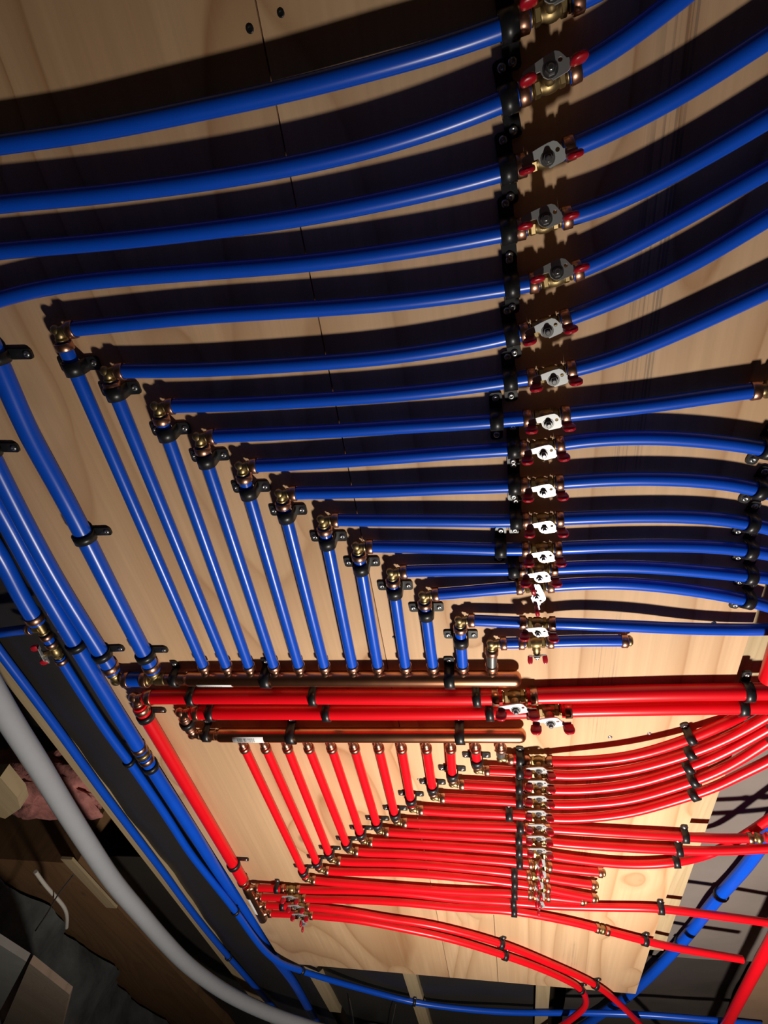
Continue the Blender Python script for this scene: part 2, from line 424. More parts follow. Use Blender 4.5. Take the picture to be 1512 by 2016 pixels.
def clamp(R, px, py, label, group=None, ears=2, width=.013, name='pipe_clamp', side=1, ear=.0250, depth=None):
    """black plastic strap over the pipe, an ear with a screw on each side (or on one side, ring right round)"""
    p, d = nearest(R, px, py)
    base = depth if depth is not None else 0.0
    top = CEIL - base; wl = top - p.z
    o = Vector((p.x, p.y, top - .0003)); d = Vector((d.x, d.y, 0))
    root = empty(name, mat=frame(o, d)); tag(root, label, 'clamp', group)
    r = R.r; wl = round(wl, 4)
    def strap(b):
        ri, ro = r + .0008, r + .0031; h = width / 2; n = 18
        prof_o = []; prof_i = []
        if ears == 2:
            for k in range(n + 1):
                a = math.pi * k / n; prof_o.append((math.cos(a) * ro, wl + math.sin(a) * ro)); prof_i.append((math.cos(a) * ri, wl + math.sin(a) * ri))
            out = [(ro, 0)] + prof_o + [(-ro, 0)]; inn = [(ri, 0)] + prof_i + [(-ri, 0)]
        else:
            for k in range(31):
                a = 2 * math.pi * k / 30; prof_o.append((math.cos(a) * ro, wl + math.sin(a) * ro)); prof_i.append((math.cos(a) * ri, wl + math.sin(a) * ri))
            out, inn = prof_o, prof_i
        vs = []; fs = []
        for y, z in out: vs += [Vector((-h, y, z)), Vector((h, y, z))]
        m_ = len(vs)
        for y, z in inn: vs += [Vector((-h, y, z)), Vector((h, y, z))]
        for i in range(len(out) - 1):
            a = 2 * i
            fs += [(a, a + 1, a + 3, a + 2), (m_ + a, m_ + a + 2, m_ + a + 3, m_ + a + 1), (a, a + 2, m_ + a + 2, m_ + a), (a + 1, m_ + a + 1, m_ + a + 3, a + 3)]
        b.add(vs, fs)
        if ears == 2: b.add(vs, [(0, m_, m_ + 1, 1), (m_ - 2, m_ - 1, m_ + m_ - 1, m_ + m_ - 2)], False)
        for sgn in ((1, -1) if ears == 2 else (side,)):
            y0 = ri + .0001 if ears == 2 else r * .55; y1 = r + ear - .0075
            c_ = .0035
            loop = [(-h, sgn * y0), (-h, sgn * (y1 - c_)), (-h + c_ * .3, sgn * (y1 - c_ * .3)), (-h + c_, sgn * y1), (h - c_, sgn * y1), (h - c_ * .3, sgn * (y1 - c_ * .3)), (h, sgn * (y1 - c_)), (h, sgn * y0)]
            b.prism([loop], 0.0, .0028 if ears == 2 else .0036)
    key = ('strap', r, wl, ears, width, side, ear)
    link('strap', cached(key, strap, 'strap', BLACK), root)
    def screw(b):
        b.lathe(V0, ZA, [(0, .0040), (.0010, .0038), (.0019, .0028), (.0022, .0017), (.0014, .0012), (.0013, .0002)], 14)
    sm = cached('screw', screw, 'screw', STEEL)
    for sgn in ((1, -1) if ears == 2 else (side,)):
        s = link('screw', sm, root); s.location = (0, sgn * (r + ear - .0075 - .0064), .0028 if ears == 2 else .0036)
    return root
def cap_end(R, label, group=None):
    """copper crimp ring and brass plug closing a stub"""
    p = R.q[-1]; d = (R.q[-1] - R.q[-3]).normalized(); b = MB(); k = R.r / RS
    b.lathe(p + d * .0003, d, [(0, .0070 * k), (.001, .0078 * k), (.0035, .0078 * k), (.0060, .0055 * k), (.0068, .002 * k)], 16)
    tag(obj('end_plug', b, BRASS), label, 'plug', group)
def coupling(p, d, label, r=RS, group=None, half=.008):
    b = MB(); d = d.normalized()
    b.lathe(p, d, [(-half, .0066 * r / RS), (-half * .55, .0072 * r / RS), (-half * .5, r + .0014), (half * .5, r + .0014), (half * .55, .0072 * r / RS), (half, .0066 * r / RS)], 18)
    return tag(obj('coupling', b, BRASS), label, 'fitting', group)

# ------------------------------------------------------------------ copper manifolds
def manifold(name, x0, x1, y, ports, py, label, up, lx0, lx1, ly, bars):
    w = .0180; a = at(x0, y, w); e = at(x1, y, w); root = empty(name, a); tag(root, label, 'manifold', 'copper manifolds')
    ax = (e - a).normalized(); L = (e - a).length; R = .0134
    b = MB(); b.lathe(V0, ax, [(-.010, .0100), (-.006, .0108), (-.004, .0124), (0, R)] + [(L - .012, R), (L - .008, R * .96), (L - .004, R * .80), (L - .001, R * .5), (L, R * .15)], 28)
    obj('copper_tube', b, COPPER, root)
    for p in ports:
        q = at(p, py, .0150); base = Vector((q.x, a.y + ax.y / ax.x * (q.x - a.x), a.z)) - a; d = (q - a) - base; d.z = -.002 if False else d.z
        n = d.normalized(); Lp = d.length; b = MB()
        b.lathe(base, n, [(.009, .0088), (.0136, .0082), (.0150, .0064), (Lp - .004, .0064), (Lp - .0032, .0080), (Lp - .0008, .0080), (Lp - .0002, .0066)], 16)
        obj('outlet', b, RING, root)
    # paper label wrapped round the tube
    pa = at(lx0, ly, w) ; pb = at(lx1, ly, w); t0 = (pa - a).dot(ax); t1 = (pb - a).dot(ax)
    side = ax.cross(Vector((0, 0, -1))).normalized()
    def patch(t0, t1, a0, a1, rr, m, nm, par, n=8):
        vs = []; fs = []
        for k in range(n + 1):
            an = a0 + (a1 - a0) * k / n; o = Vector((0, 0, -1)) * math.cos(an) * rr + side * math.sin(an) * rr
            oi = o * ((rr - .0002) / rr)
            vs += [ax * t0 + o, ax * t1 + o, ax * t0 + oi, ax * t1 + oi]
        for k in range(n):
            i = 4 * k; fs += [(i, i + 1, i + 5, i + 4), (i + 2, i + 6, i + 7, i + 3), (i, i + 4, i + 6, i + 2), (i + 1, i + 3, i + 7, i + 5)]
        b = MB(); b.add(vs, fs); return obj(nm, b, m, par)
    lab = patch(t0, t1, bars[0], bars[1], R + .0004, LABEL, 'paper_label', root)
    b = MB(); rnd = random.Random(5)
    def strip(u0, u1, a0, a1):
        n = 4; vs = []; fs = []; rr = R + .00055
        for k in range(n + 1):
            an = a0 + (a1 - a0) * k / n; o = Vector((0, 0, -1)) * math.cos(an) * rr + side * math.sin(an) * rr
            vs += [ax * u0 + o, ax * u1 + o]
        for k in range(n): fs.append((2 * k, 2 * k + 1, 2 * k + 3, 2 * k + 2))
        b.add(vs, fs)
    if bars[2]:
        u = t0 + (t1 - t0) * .16
        while u < t0 + (t1 - t0) * .72:
            wd = rnd.choice((.0004, .0008, .0012)); strip(u, u + wd, bars[0] + (bars[1] - bars[0]) * .12, bars[0] + (bars[1] - bars[0]) * .62); u += wd + rnd.choice((.0005, .0009))
        u = t0 + (t1 - t0) * .12
        for q in range(12): strip(u, u + .0014, bars[0] + (bars[1] - bars[0]) * .72, bars[0] + (bars[1] - bars[0]) * .84); u += .0027
    else:
        u = t0 + (t1 - t0) * .22
        for q in range(9): strip(u, u + .0022, bars[0] + (bars[1] - bars[0]) * .44, bars[0] + (bars[1] - bars[0]) * .54); u += .0036
    obj('print', b, INK, lab)
    RR = Run(); RR.q = [a + ax * (L * k / 60) for k in range(61)]; RR.r = R; RR.w = w
    return root, RR, a, ax
BP = [403, 448, 492, 541, 590, 640, 695, 745, 799, 853, 911, 968]
RP = [480, 522, 565, 607, 652, 697, 745, 790, 839, 887, 936, 986]
# angles on the tube are measured from straight down towards the far side (label faces)
mB, RunB, aB, axB = manifold('copper_manifold', 375, 1027, 1336, BP, 1317, 'copper manifold feeding the twelve blue branch pipes, white label at one end', True, 392, 460, 1336, (.0, .85, False))
mR, RunR, aR, axR = manifold('copper_manifold', 436, 1036, 1447, RP, 1470, 'copper manifold feeding the twelve red branch pipes, barcode label at one end', False, 463, 523, 1447, (-.7, .75, True))
for (x, y), l in (((527, 1332), 'near its label end'), ((882, 1330), 'near its rounded end')):
    clamp(RunB, x, y, 'black strap clamp holding the blue circuit manifold ' + l, 'manifold clamps', width=.016, ear=.026)
for (x, y), l in (((572, 1446), 'just past its barcode label'), ((910, 1446), 'near its rounded end'),):
    clamp(RunR, x, y, 'black strap clamp holding the red circuit manifold ' + l, 'manifold clamps', width=.016, ear=.026)

# ------------------------------------------------------------------ blue circuits
# name: elbow, valve centre, run points between, points after the valve, clamp on the run, state
BL = {
 'P': dict(e=(968, 1267), v=(1055, 1265), run=[], aft=[(1100, 1262.5), (1170, 1261.5), (1236, 1261.5)], cl=None),
 'O': dict(e=(905, 1221), v=(1058, 1226.5, 0.0173), run=[(927, 1221, 0.0160), (1025, 1225.5, 0.0166)], aft=[(1100, 1227, 0.0205), (1134, 1228.5, 0.0237), (1275, 1234, 0.0218), (1309, 1236, 0.0198), (1406, 1239, 0.0154), (1506, 1239.5, 0.0141), (1545, 1238)], cl=None),
 'N': dict(e=(834, 1172), v=(1053, 1155), run=[(856, 1170), (900, 1167), (975, 1160), (1012, 1157)], aft=[(1100, 1152), (1180, 1147.5), (1256, 1150), (1356, 1161), (1456, 1178), (1512, 1193), (1560, 1208)], cl=None, edge=(1468, 1179)),
 'M': dict(e=(771, 1127), v=(1059, 1120), run=[(794, 1125), (900, 1122.5), (995, 1122)], aft=[(1112, 1118), (1190, 1115), (1275, 1116.5), (1406, 1127), (1456, 1132), (1512, 1138), (1560, 1144)], cl=(1007, 1121), edge=(1472, 1134)),
 'L': dict(e=(703, 1075.5), v=(1066, 1080.5), run=[(726, 1076), (850, 1077.5), (970, 1081.5), (1012, 1082)], aft=[(1125, 1078), (1200, 1075), (1275, 1074), (1434, 1078), (1512, 1090), (1560, 1100)], cl=(986, 1082), edge=(1473, 1083)),
 'K': dict(e=(635, 1023), v=(1068, 1023), run=[(659, 1024), (775, 1024.5), (900, 1025), (997, 1026)], aft=[(1125, 1020.5), (1200, 1017.5), (1284, 1016), (1384, 1018), (1459, 1027), (1512, 1039), (1560, 1052)], cl=(1011, 1026), edge=(1477, 1030)),
 'J': dict(e=(552, 972), v=(1066, 953), run=[(572, 971), (660, 969.5), (756, 966.5), (900, 960), (995, 957.5)], aft=[(1125, 948), (1200, 943.5), (1259, 942), (1359, 944.5), (1459, 955), (1512, 969), (1560, 984)], cl=(1009, 957), edge=(1492, 963)),
 'I': dict(e=(474, 918), v=(1066, 880), run=[(495, 917.5), (620, 911), (756, 902), (900, 890.5), (993, 885)], aft=[(1125, 869), (1200, 863), (1275, 861), (1334, 863), (1434, 872), (1509, 884), (1560, 895)], cl=(1011, 884), edge=(1512, 886)),
 'H': dict(e=(391, 861), v=(1075, 820), run=[(410, 859.5), (560, 853), (700, 846), (806, 839), (900, 834), (961, 829.5)], aft=[(1125, 814.5), (1200, 807), (1275, 799), (1356, 787), (1430, 776), (1497, 767.5)], cl=(974, 829)),
 'G': dict(e=(309, 801), v=(1085, 736), run=[(330, 799.5), (420, 797.5), (500, 794.5), (620, 787.5), (756, 778.5), (900, 764), (986, 752)], aft=[(1156, 723), (1250, 690), (1356, 645), (1440, 606), (1512, 572), (1570, 545)], cl=(996, 754)),
 'F': dict(e=(210, 732), v=(1073, 642), run=[(228, 731), (375, 729), (500, 723), (600, 716.5), (756, 704), (900, 683), (986, 667)], aft=[(1125, 624), (1200, 596), (1275, 563), (1356, 522), (1406, 494), (1506, 432), (1560, 400)], cl=(1002, 664)),
 'E': dict(e=(114, 652), v=(1094, 549), run=[(130, 649.5), (230, 639), (375, 624.5), (600, 609.5), (756, 598), (900, 581), (987, 568)], aft=[(1156, 527), (1231, 490), (1300, 453), (1356, 423), (1430, 381), (1506, 338), (1560, 308)], cl=(1002, 566)),
 'D': dict(e=None, v=(1070, 441), run=[(-60, 609), (0, 588), (70, 570), (150, 557), (260, 546), (375, 537), (600, 519), (756, 499), (900, 476), (981, 461)], aft=[(1140, 423), (1206, 400), (1280, 365), (1356, 325), (1430, 283), (1506, 237), (1560, 205)], cl=(1000, 458)),
 'C': dict(e=None, v=(1073, 312), run=[(-60, 502), (0, 494), (180, 479), (375, 458), (580, 430), (756, 396), (900, 363), (977, 342)], aft=[(1140, 285), (1206, 256), (1280, 219), (1356, 176), (1430, 129), (1506, 79), (1560, 44)], cl=(999, 338)),
 'B': dict(e=None, v=(1080, 162), run=[(-60, 410, 0.0160), (0, 402, 0.0160), (180, 385, 0.0160), (375, 361, 0.0160), (580, 326, 0.0160), (756, 284, 0.0160), (900, 237, 0.0160), (976, 207, 0.0160)], aft=[(1130, 139), (1181, 113), (1256, 61), (1328, 4), (1390, -46), (1440, -90)], cl=(998, 203)),
 'A': dict(e=None, v=(1082, 19), run=[(-60, 294, 0.0160), (0, 285, 0.0160), (180, 259, 0.0160), (375, 220, 0.0173), (580, 175, 0.0179), (756, 129, 0.0186), (900, 87, 0.0173), (976, 60, 0.0160)], aft=[(1131, 2), (1180, -22), (1250, -62), (1330, -112)], cl=(998, 53)),
}
order = 'PONMLKJIHGFEDCBA'
RUNS = {}
TOPN = {'D': 'fourth blue pipe from the dark top edge', 'C': 'third blue pipe from the dark top edge', 'B': 'second blue pipe from the dark top edge', 'A': 'highest blue pipe by the dark top edge'}
for i, k in enumerate(order):
    c = BL[k]; n = i + 1; w = .0138; half = .016
    who = f"{ORD[n]} blue circuit from the capped stub" if n <= 12 else None
    if c['e']:
        ec = at(*c['e'], .0148)
        port = at(BP[12 - n], 1317, .0150)
    runpts = ([c['e'] + (.0148,)] if c['e'] else []) + c['run'] + [c['v']]
    lab = f"blue run between elbow and ball valve, {who}" if who else TOPN[k] + ', stretch before its ball valve'
    R = pipe(runpts, lab, t0=.0125 if c['e'] else 0, t1=half, ring0=bool(c['e']), ring1=True, w=w, group='blue runs up to the valves', r=RS, roff=.0006)
    RUNS[k] = R
    at_lab = {1: 'short blue stub closed with a plug behind the crosswise valve', 8: 'blue pipe from its valve to the dark clamps at the outer edge, eighth circuit from capped stub'}.get(n)
    if who: lab2 = 'short blue stub closed by a plug, beside the red supply pipes' if n == 1 else f"blue pipe bending off beyond its ball valve, {who}"
    else: lab2 = TOPN[k] + ', stretch sweeping away beyond its ball valve'
    A = pipe([c['v']] + c['aft'], lab2, t0=half, ring0=True, ring1=(k in 'PH'), w=w, group='blue pipes beyond the valves', ext=(k not in 'NA'), r=RS, roff=.0006)
    vc = (R.q[-1] + A.q[0]) / 2; ax = A.q[0] - R.q[-1]
    vl = f"brass ball valve with red butterfly grips, {who}" if who else 'brass ball valve with red butterfly grips on the ' + TOPN[k].replace(' by the dark top edge', '').replace(' from the dark top edge', ' from top')
    if k == 'N': vl = 'brass ball valve shut with handle crosswise, third blue circuit from the capped stub'
    if k == 'P': vl = 'brass ball valve with edge-on handle on the short capped blue stub'
    valve(vc, ax, ax.length / 2 - .0002, vl, turn=(-1.45 if k == 'N' else 0), roll=({'P': 1.0, 'E': -.42, 'D': -.30, 'B': -.35, 'A': -.35}.get(k, 0.0)), group='blue circuit ball valves', handle=.55 if k == 'P' else 1.0)
    if c['cl']:
        clamp(R, *c['cl'], f"black strap clamp just before the valve, {who}" if who else 'black strap clamp before the valve on the ' + TOPN[k].replace(' by the dark top edge', ''), 'clamps in the row beside the blue valves', width=.0145, ear=.0285)
    if c.get('edge'):
        clamp(A, *c['edge'], f"black strap clamp at the plywood edge, {who}", 'clamps at the plywood edge')
    if k == 'P': cap_end(A, 'brass plug closing the short blue stub')
    if k == 'H': coupling(A.q[-1] + (A.q[-1] - A.q[-2]).normalized() * .0085, A.q[-1] - A.q[-2], 'brass coupling at the far end of the eighth blue circuit pipe'); 
    if c['e']:
        # branch from the manifold; its elbow sits where both axes meet
        br = pipe([(BP[12 - n], 1317, .0150), c['e'] + (.0148,)], f"blue branch pipe from copper manifold to elbow, {ORD[n]} from the rounded end" if n > 1 else 'short dark sleeved branch from copper manifold to the elbow nearest its rounded end', t0=.0004, t1=.0125, ring0=True, ring1=True, group='blue branch pipes', roff=.0006, m=BLUE if n > 1 else STEEL, name='blue_pipe' if n > 1 else 'branch_nipple')
        elbow(br.q[-1] + (br.q[-1] - br.q[-2]).normalized() * .0125, br.q[-2] - br.q[-1], R.q[0] - ec, f"brass elbow at the corner of the {ORD[n]} blue circuit from capped stub", group='blue circuit elbows')
        dy_ = 8; f_px = {'P': (965, 1283), 'O': (906, 1253), 'N': (838, 1200), 'M': (775, 1155), 'L': (707, 1108), 'K': (639, 1063), 'J': (558, 1008), 'I': (480, 956), 'H': (399, 904), 'G': (320, 842), 'F': (222, 776), 'E': (135, 706)}[k]
        if n > 1: clamp(br, f_px[0] + .3 * dy_, f_px[1] + dy_, f"black two screw clamp below the elbow, {who}", 'clamps below the blue elbows', width=.0165)

# ------------------------------------------------------------------ blue feed pipes
GF = 'thick blue feed pipes'
def onpath(R, px, py): return nearest(R, px, py)
V1 = pipe([(-75, 560), (5, 735), (55, 850), (100, 932), (145, 1015), (225, 1173), (285, 1288), (308, 1333, .0165)], 'thick blue feed pipe ending in the tee at the blue manifold', RB, t1=.017, ring1=True, w=.0150, group=GF)
V2 = pipe([(-90, 755), (-30, 875), (25, 985), (110, 1142), (195, 1279), (230, 1335, .0165)], 'thick blue feed pipe ending in the elbow past the manifold tee', RB, t1=.017, ring1=True, w=.0150, group=GF)
jb = pipe([(230, 1338, .0165), (308, 1337, .0165)], 'short thick blue link between feed elbow and manifold tee', RB, t0=.019, t1=.019, ring0=True, ring1=True, w=.0165, group=GF, roff=-.0030)
tc = at(308, 1337, .0165)
elbow(at(230, 1338, .0165), V2.q[-2] - V2.q[-1], jb.q[-1] - jb.q[0], 'large brass elbow at the end of the thick blue feed, beside the plywood edge', RB, group='feed fittings')
elbow(tc, V1.q[-2] - V1.q[-1], jb.q[0] - jb.q[-1], 'large brass tee between blue feed pipe and manifold', RB, group='feed fittings', tee=jb.q[-1] - jb.q[0])
ln = pipe([(308, 1337, .0165), (371, 1336.5, .0165)], 'short copper coloured nipple joining tee and blue manifold', .0108, RING, t0=.020, t1=.006, name='copper_nipple', w=.0165)
clamp(ln, 346, 1337, 'black strap clamp on the nipple between tee and blue manifold', 'feed clamps', ear=.026)
clamp(V1, 165, 1057, 'black one screw clamp midway along the thick blue feed pipe to the tee', 'feed clamps', ears=1, side=1, ear=.030)
clamp(V1, 287, 1291, 'black one screw clamp just above the manifold tee', 'feed clamps', ears=1, side=1, ear=.030)
clamp(V1, -8, 705, 'black one screw clamp at the frame edge, on the feed pipe to the tee', 'feed clamps', ears=1, side=1, ear=.034)
clamp(V2, 203, 1292, 'black one screw clamp just above the large brass elbow', 'feed clamps', ears=1, side=1, ear=.030)
clamp(V2, -24, 884, 'black one screw clamp at the frame edge, on the feed pipe to the elbow', 'feed clamps', ears=1, side=1, ear=.030)
FW = .0165
V3 = pipe([(-70, 880), (20, 1040), (75, 1143), (140, 1254), (210, 1370), (270, 1466), (279, 1481)], 'thick blue pipe along the plywood edge, stretch above the coupling', RB, t1=.004, ring1=True, w=FW, group=GF)
V3b = pipe([(279, 1481), (297, 1509), (325, 1553), (375, 1630), (427, 1711, .006), (469, 1772, -.0055), (492, 1806, -.0065), (523, 1862, -.0065), (575, 1930, -.0065), (617, 2003, -.0065), (650, 2060, -.0065)], 'thick blue pipe along the plywood edge, stretch below the coupling', RB, t0=.014, ring0=True, w=FW, group=GF)
coupling((V3.q[-1] + V3b.q[0]) / 2, V3b.q[0] - V3.q[-1], 'brass coupling on the thick blue pipe along the plywood edge', RB, half=.0088)
clamp(V3, 152, 1269, 'black ring clamp on the thick blue pipe along the plywood edge, above coupling', 'feed clamps', ears=1, side=1, ear=.024, depth=-.020)
clamp(V3b, 297, 1508, 'black ring clamp on the thick blue pipe just below its coupling', 'feed clamps', ears=1, side=1, ear=.024, depth=-.020)
V4a = pipe([(-90, 960), (0, 1094), (35, 1163), (65, 1214), (80, 1236)], 'thick blue pipe ending in the small brass tee over the dark bay', RB, t1=.012, ring1=True, w=FW, group=GF)
tw = at(80, 1236, FW); dv4 = at(120, 1302, FW) - tw
V4m = pipe([(80, 1236), (110, 1282)], 'stubby blue piece between small tee and side handled valve', RS, t0=.019, t1=.017, ring0=True, ring1=True, w=FW, roff=-.003)
elbow(tw, -dv4, dv4, 'small brass tee on the blue pipe over the dark bay', .0095, group='feed fittings', tee=Vector((-1, .12, 0)))
sp = pipe([(80, 1236), (40, 1240), (-30, 1250)], 'dark blue side branch leaving the small brass tee', RS, t0=.016, ring0=True, w=FW, roff=.0005)
V4 = pipe([(110, 1282), (121, 1301), (165, 1371), (215, 1447), (255, 1501), (325, 1603), (375, 1680), (417, 1734, .0180), (461, 1790, .0220), (498, 1843, .0270), (524, 1875, .0280), (550, 1895, .0265), (590, 1910, .0150), (660, 1932, .000), (750, 1957, -.0085), (810, 1972, -.0085), (900, 1985, -.008), (1006, 1993, -.008), (1156, 1994, -.008), (1254, 1997, -.008), (1409, 2009, -.004), (1500, 2018, -.004)],
          'thin blue pipe running down the bay then across beyond the plywood', RS, t0=.016, ring0=True, w=FW, group='thin blue pipes')
valve((V4m.q[-1] + V4.q[0]) / 2, V4.q[0] - V4m.q[-1], (V4.q[0] - V4m.q[-1]).length / 2, 'brass ball valve with side handle over the dark bay', roll=1.15, handle=.9)
V5 = pipe([(-60, 1200), (0, 1284), (50, 1350), (100, 1417), (160, 1500), (212, 1572), (270, 1649), (325, 1722), (370, 1784), (425, 1854), (487, 1926), (525, 1969), (575, 2024)], 'thin blue pipe clipped along the pine joist beside the grey conduit', RS, w=-.0098, group='thin blue pipes')
clamp(V4, 255, 1500, 'small black clip on the thin blue pipe beside the coupling', 'thin pipe clips', ears=1, side=1, ear=.022, depth=-.020, width=.009)
clamp(V4, 465, 1790, 'small black clip on the thin blue pipe beside the plywood corner', 'thin pipe clips', ears=1, side=1, ear=.022, depth=-.020, width=.009)
clamp(V4, 592, 1911, 'small black clip on the thin blue pipe at the plywood corner joist', 'thin pipe clips', ears=1, side=1, ear=.022, depth=-.018, width=.010)
clamp(V4, 814, 1973, 'small black clip on the joist beyond the plywood', 'thin pipe clips', ears=1, side=1, ear=.022, depth=-.018, width=.010)
clamp(V5, 450, 1882, 'small black clip on the thin blue pipe along the pine joist', 'thin pipe clips', ears=1, side=-1, ear=.020, depth=-.018, width=.009)
DG = pipe([(1560, 1566), (1479, 1692), (1440, 1738), (1409, 1772), (1346, 1850), (1264, 1936), (1229, 1966), (1184, 1996), (1120, 2040)], 'thick blue pipe crossing diagonally behind the plywood corner', RB, w=-.037)
clamp(DG, 1420, 1758, 'black ring clip on the diagonal blue pipe, away from the plywood', 'diagonal pipe clips', ears=1, side=1, ear=.014, width=.008, depth=-.045)
clamp(DG, 1341, 1853, 'black ring clip on the diagonal blue pipe, by the plywood edge', 'diagonal pipe clips', ears=1, side=1, ear=.014, width=.008, depth=-.045)

# ------------------------------------------------------------------ red supply pipes
GR = 'thick red supply pipes'; WR = .0150
R1 = pipe([(267, 1373), (300, 1372.5), (382, 1372), (540, 1371.5), (700, 1372), (900, 1373), (1013, 1371.5)], 'upper thick red supply pipe beside the copper manifold, before its valve', RB, RED, t0=.019, t1=.020, ring0=True, ring1=True, w=WR, group=GR)
R1b = pipe([(1013, 1371.5), (1050, 1370), (1134, 1368), (1334, 1363), (1469, 1362), (1512, 1361), (1570, 1360)], 'upper thick red supply pipe beyond its valve', RB, RED, t0=.020, ring0=True, w=WR, group=GR)
R2 = pipe([(360, 1403), (400, 1402.5), (540, 1402.5), (700, 1403), (900, 1402), (1000, 1400), (1080, 1398)], 'lower thick red supply pipe between the copper manifolds, before its valve', RB, RED, t0=.019, t1=.020, ring0=True, ring1=True, w=WR, group=GR)
R2b = pipe([(1080, 1398), (1125, 1396), (1234, 1393.5), (1334, 1391.5), (1456, 1390), (1512, 1389), (1570, 1388)], 'lower thick red supply pipe beyond its valve', RB, RED, t0=.020, ring0=True, w=WR, group=GR)
valve((R1.q[-1] + R1b.q[0]) / 2, R1b.q[0] - R1.q[-1], (R1b.q[0] - R1.q[-1]).length / 2, 'large brass ball valve on the upper thick red supply pipe', k=1.28, group='supply ball valves')
valve((R2.q[-1] + R2b.q[0]) / 2, R2b.q[0] - R2.q[-1], (R2b.q[0] - R2.q[-1]).length / 2, 'large brass ball valve on the lower thick red supply pipe', k=1.28, group='supply ball valves')
for x, l in ((384, 'near its elbow'), (617, 'midway along'), (945, 'before its valve')):
    clamp(R1, x, 1372, 'black strap clamp on the upper thick red pipe, ' + l, 'supply clamps')
for x, l in ((415, 'near its elbow'), (642, 'midway along'), (964, 'before its valve')):
    clamp(R2, x, 1402, 'black strap clamp on the lower thick red pipe, ' + l, 'supply clamps')
clamp(R1b, 1469, 1362, 'black strap clamp on the upper thick red pipe at the plywood edge', 'supply clamps', ears=1, side=1, ear=.026)
clamp(R2b, 1456, 1390, 'black strap clamp on the lower thick red pipe at the plywood edge', 'supply clamps', ears=1, side=1, ear=.026)
RD = pipe([(267, 1376), (375, 1558), (459, 1700), (482, 1740, .018)], 'thick red pipe running down from the upper supply elbow to the small manifold', RB, RED, t0=.019, t1=.005, ring0=True, ring1=True, w=WR, group=GR)
elbow(at(266, 1374, WR), RD.q[2] - RD.q[0], R1.q[2] - R1.q[0], 'large copper coloured elbow at the upper thick red pipe corner', RB, RING, group='supply elbows')
clamp(RD, 287, 1413, 'black one screw clamp below the upper red elbow', 'supply clamps', ears=1, side=1, ear=.030)
clamp(RD, 459, 1704, 'black one screw clamp just above the small red manifold', 'supply clamps', ears=1, side=1, ear=.030)
ek = at(358, 1403, WR); el = at(380, 1445, .0165)
sn = pipe([(358, 1403, WR), (380, 1445, .0165)], 'short copper nipple between the two elbows of the lower red pipe', .0105, RING, t0=.018, t1=.017, name='copper_nipple')
elbow(ek, el - ek, R2.q[2] - R2.q[0], 'large copper coloured elbow at the lower thick red pipe corner', RB, RING, group='supply elbows')
elbow(el, ek - el, Vector((1, 0, 0)), 'copper coloured elbow turning into the barcode end of the red manifold', RB * .92, RING, group='supply elbows')
rn = pipe([(380, 1445.5, .0165), (432, 1446.5, .0165)], 'short nipple joining elbow and red manifold', .0105, RING, t0=.018, t1=.008, name='copper_nipple', w=.0165)
clamp(sn, 368, 1423, 'black strap clamp between the two elbows of the lower red pipe', 'supply clamps', ears=1, side=-1, ear=.017, width=.011)
clamp(rn, 409, 1446, 'black strap clamp on the nipple before the red manifold', 'supply clamps', ear=.026)
pipe([(1556, 1200), (1528, 1290), (1514, 1338)], 'red pipe end hanging close at the frame edge above the supply pipes', RB, RED, w=.045)

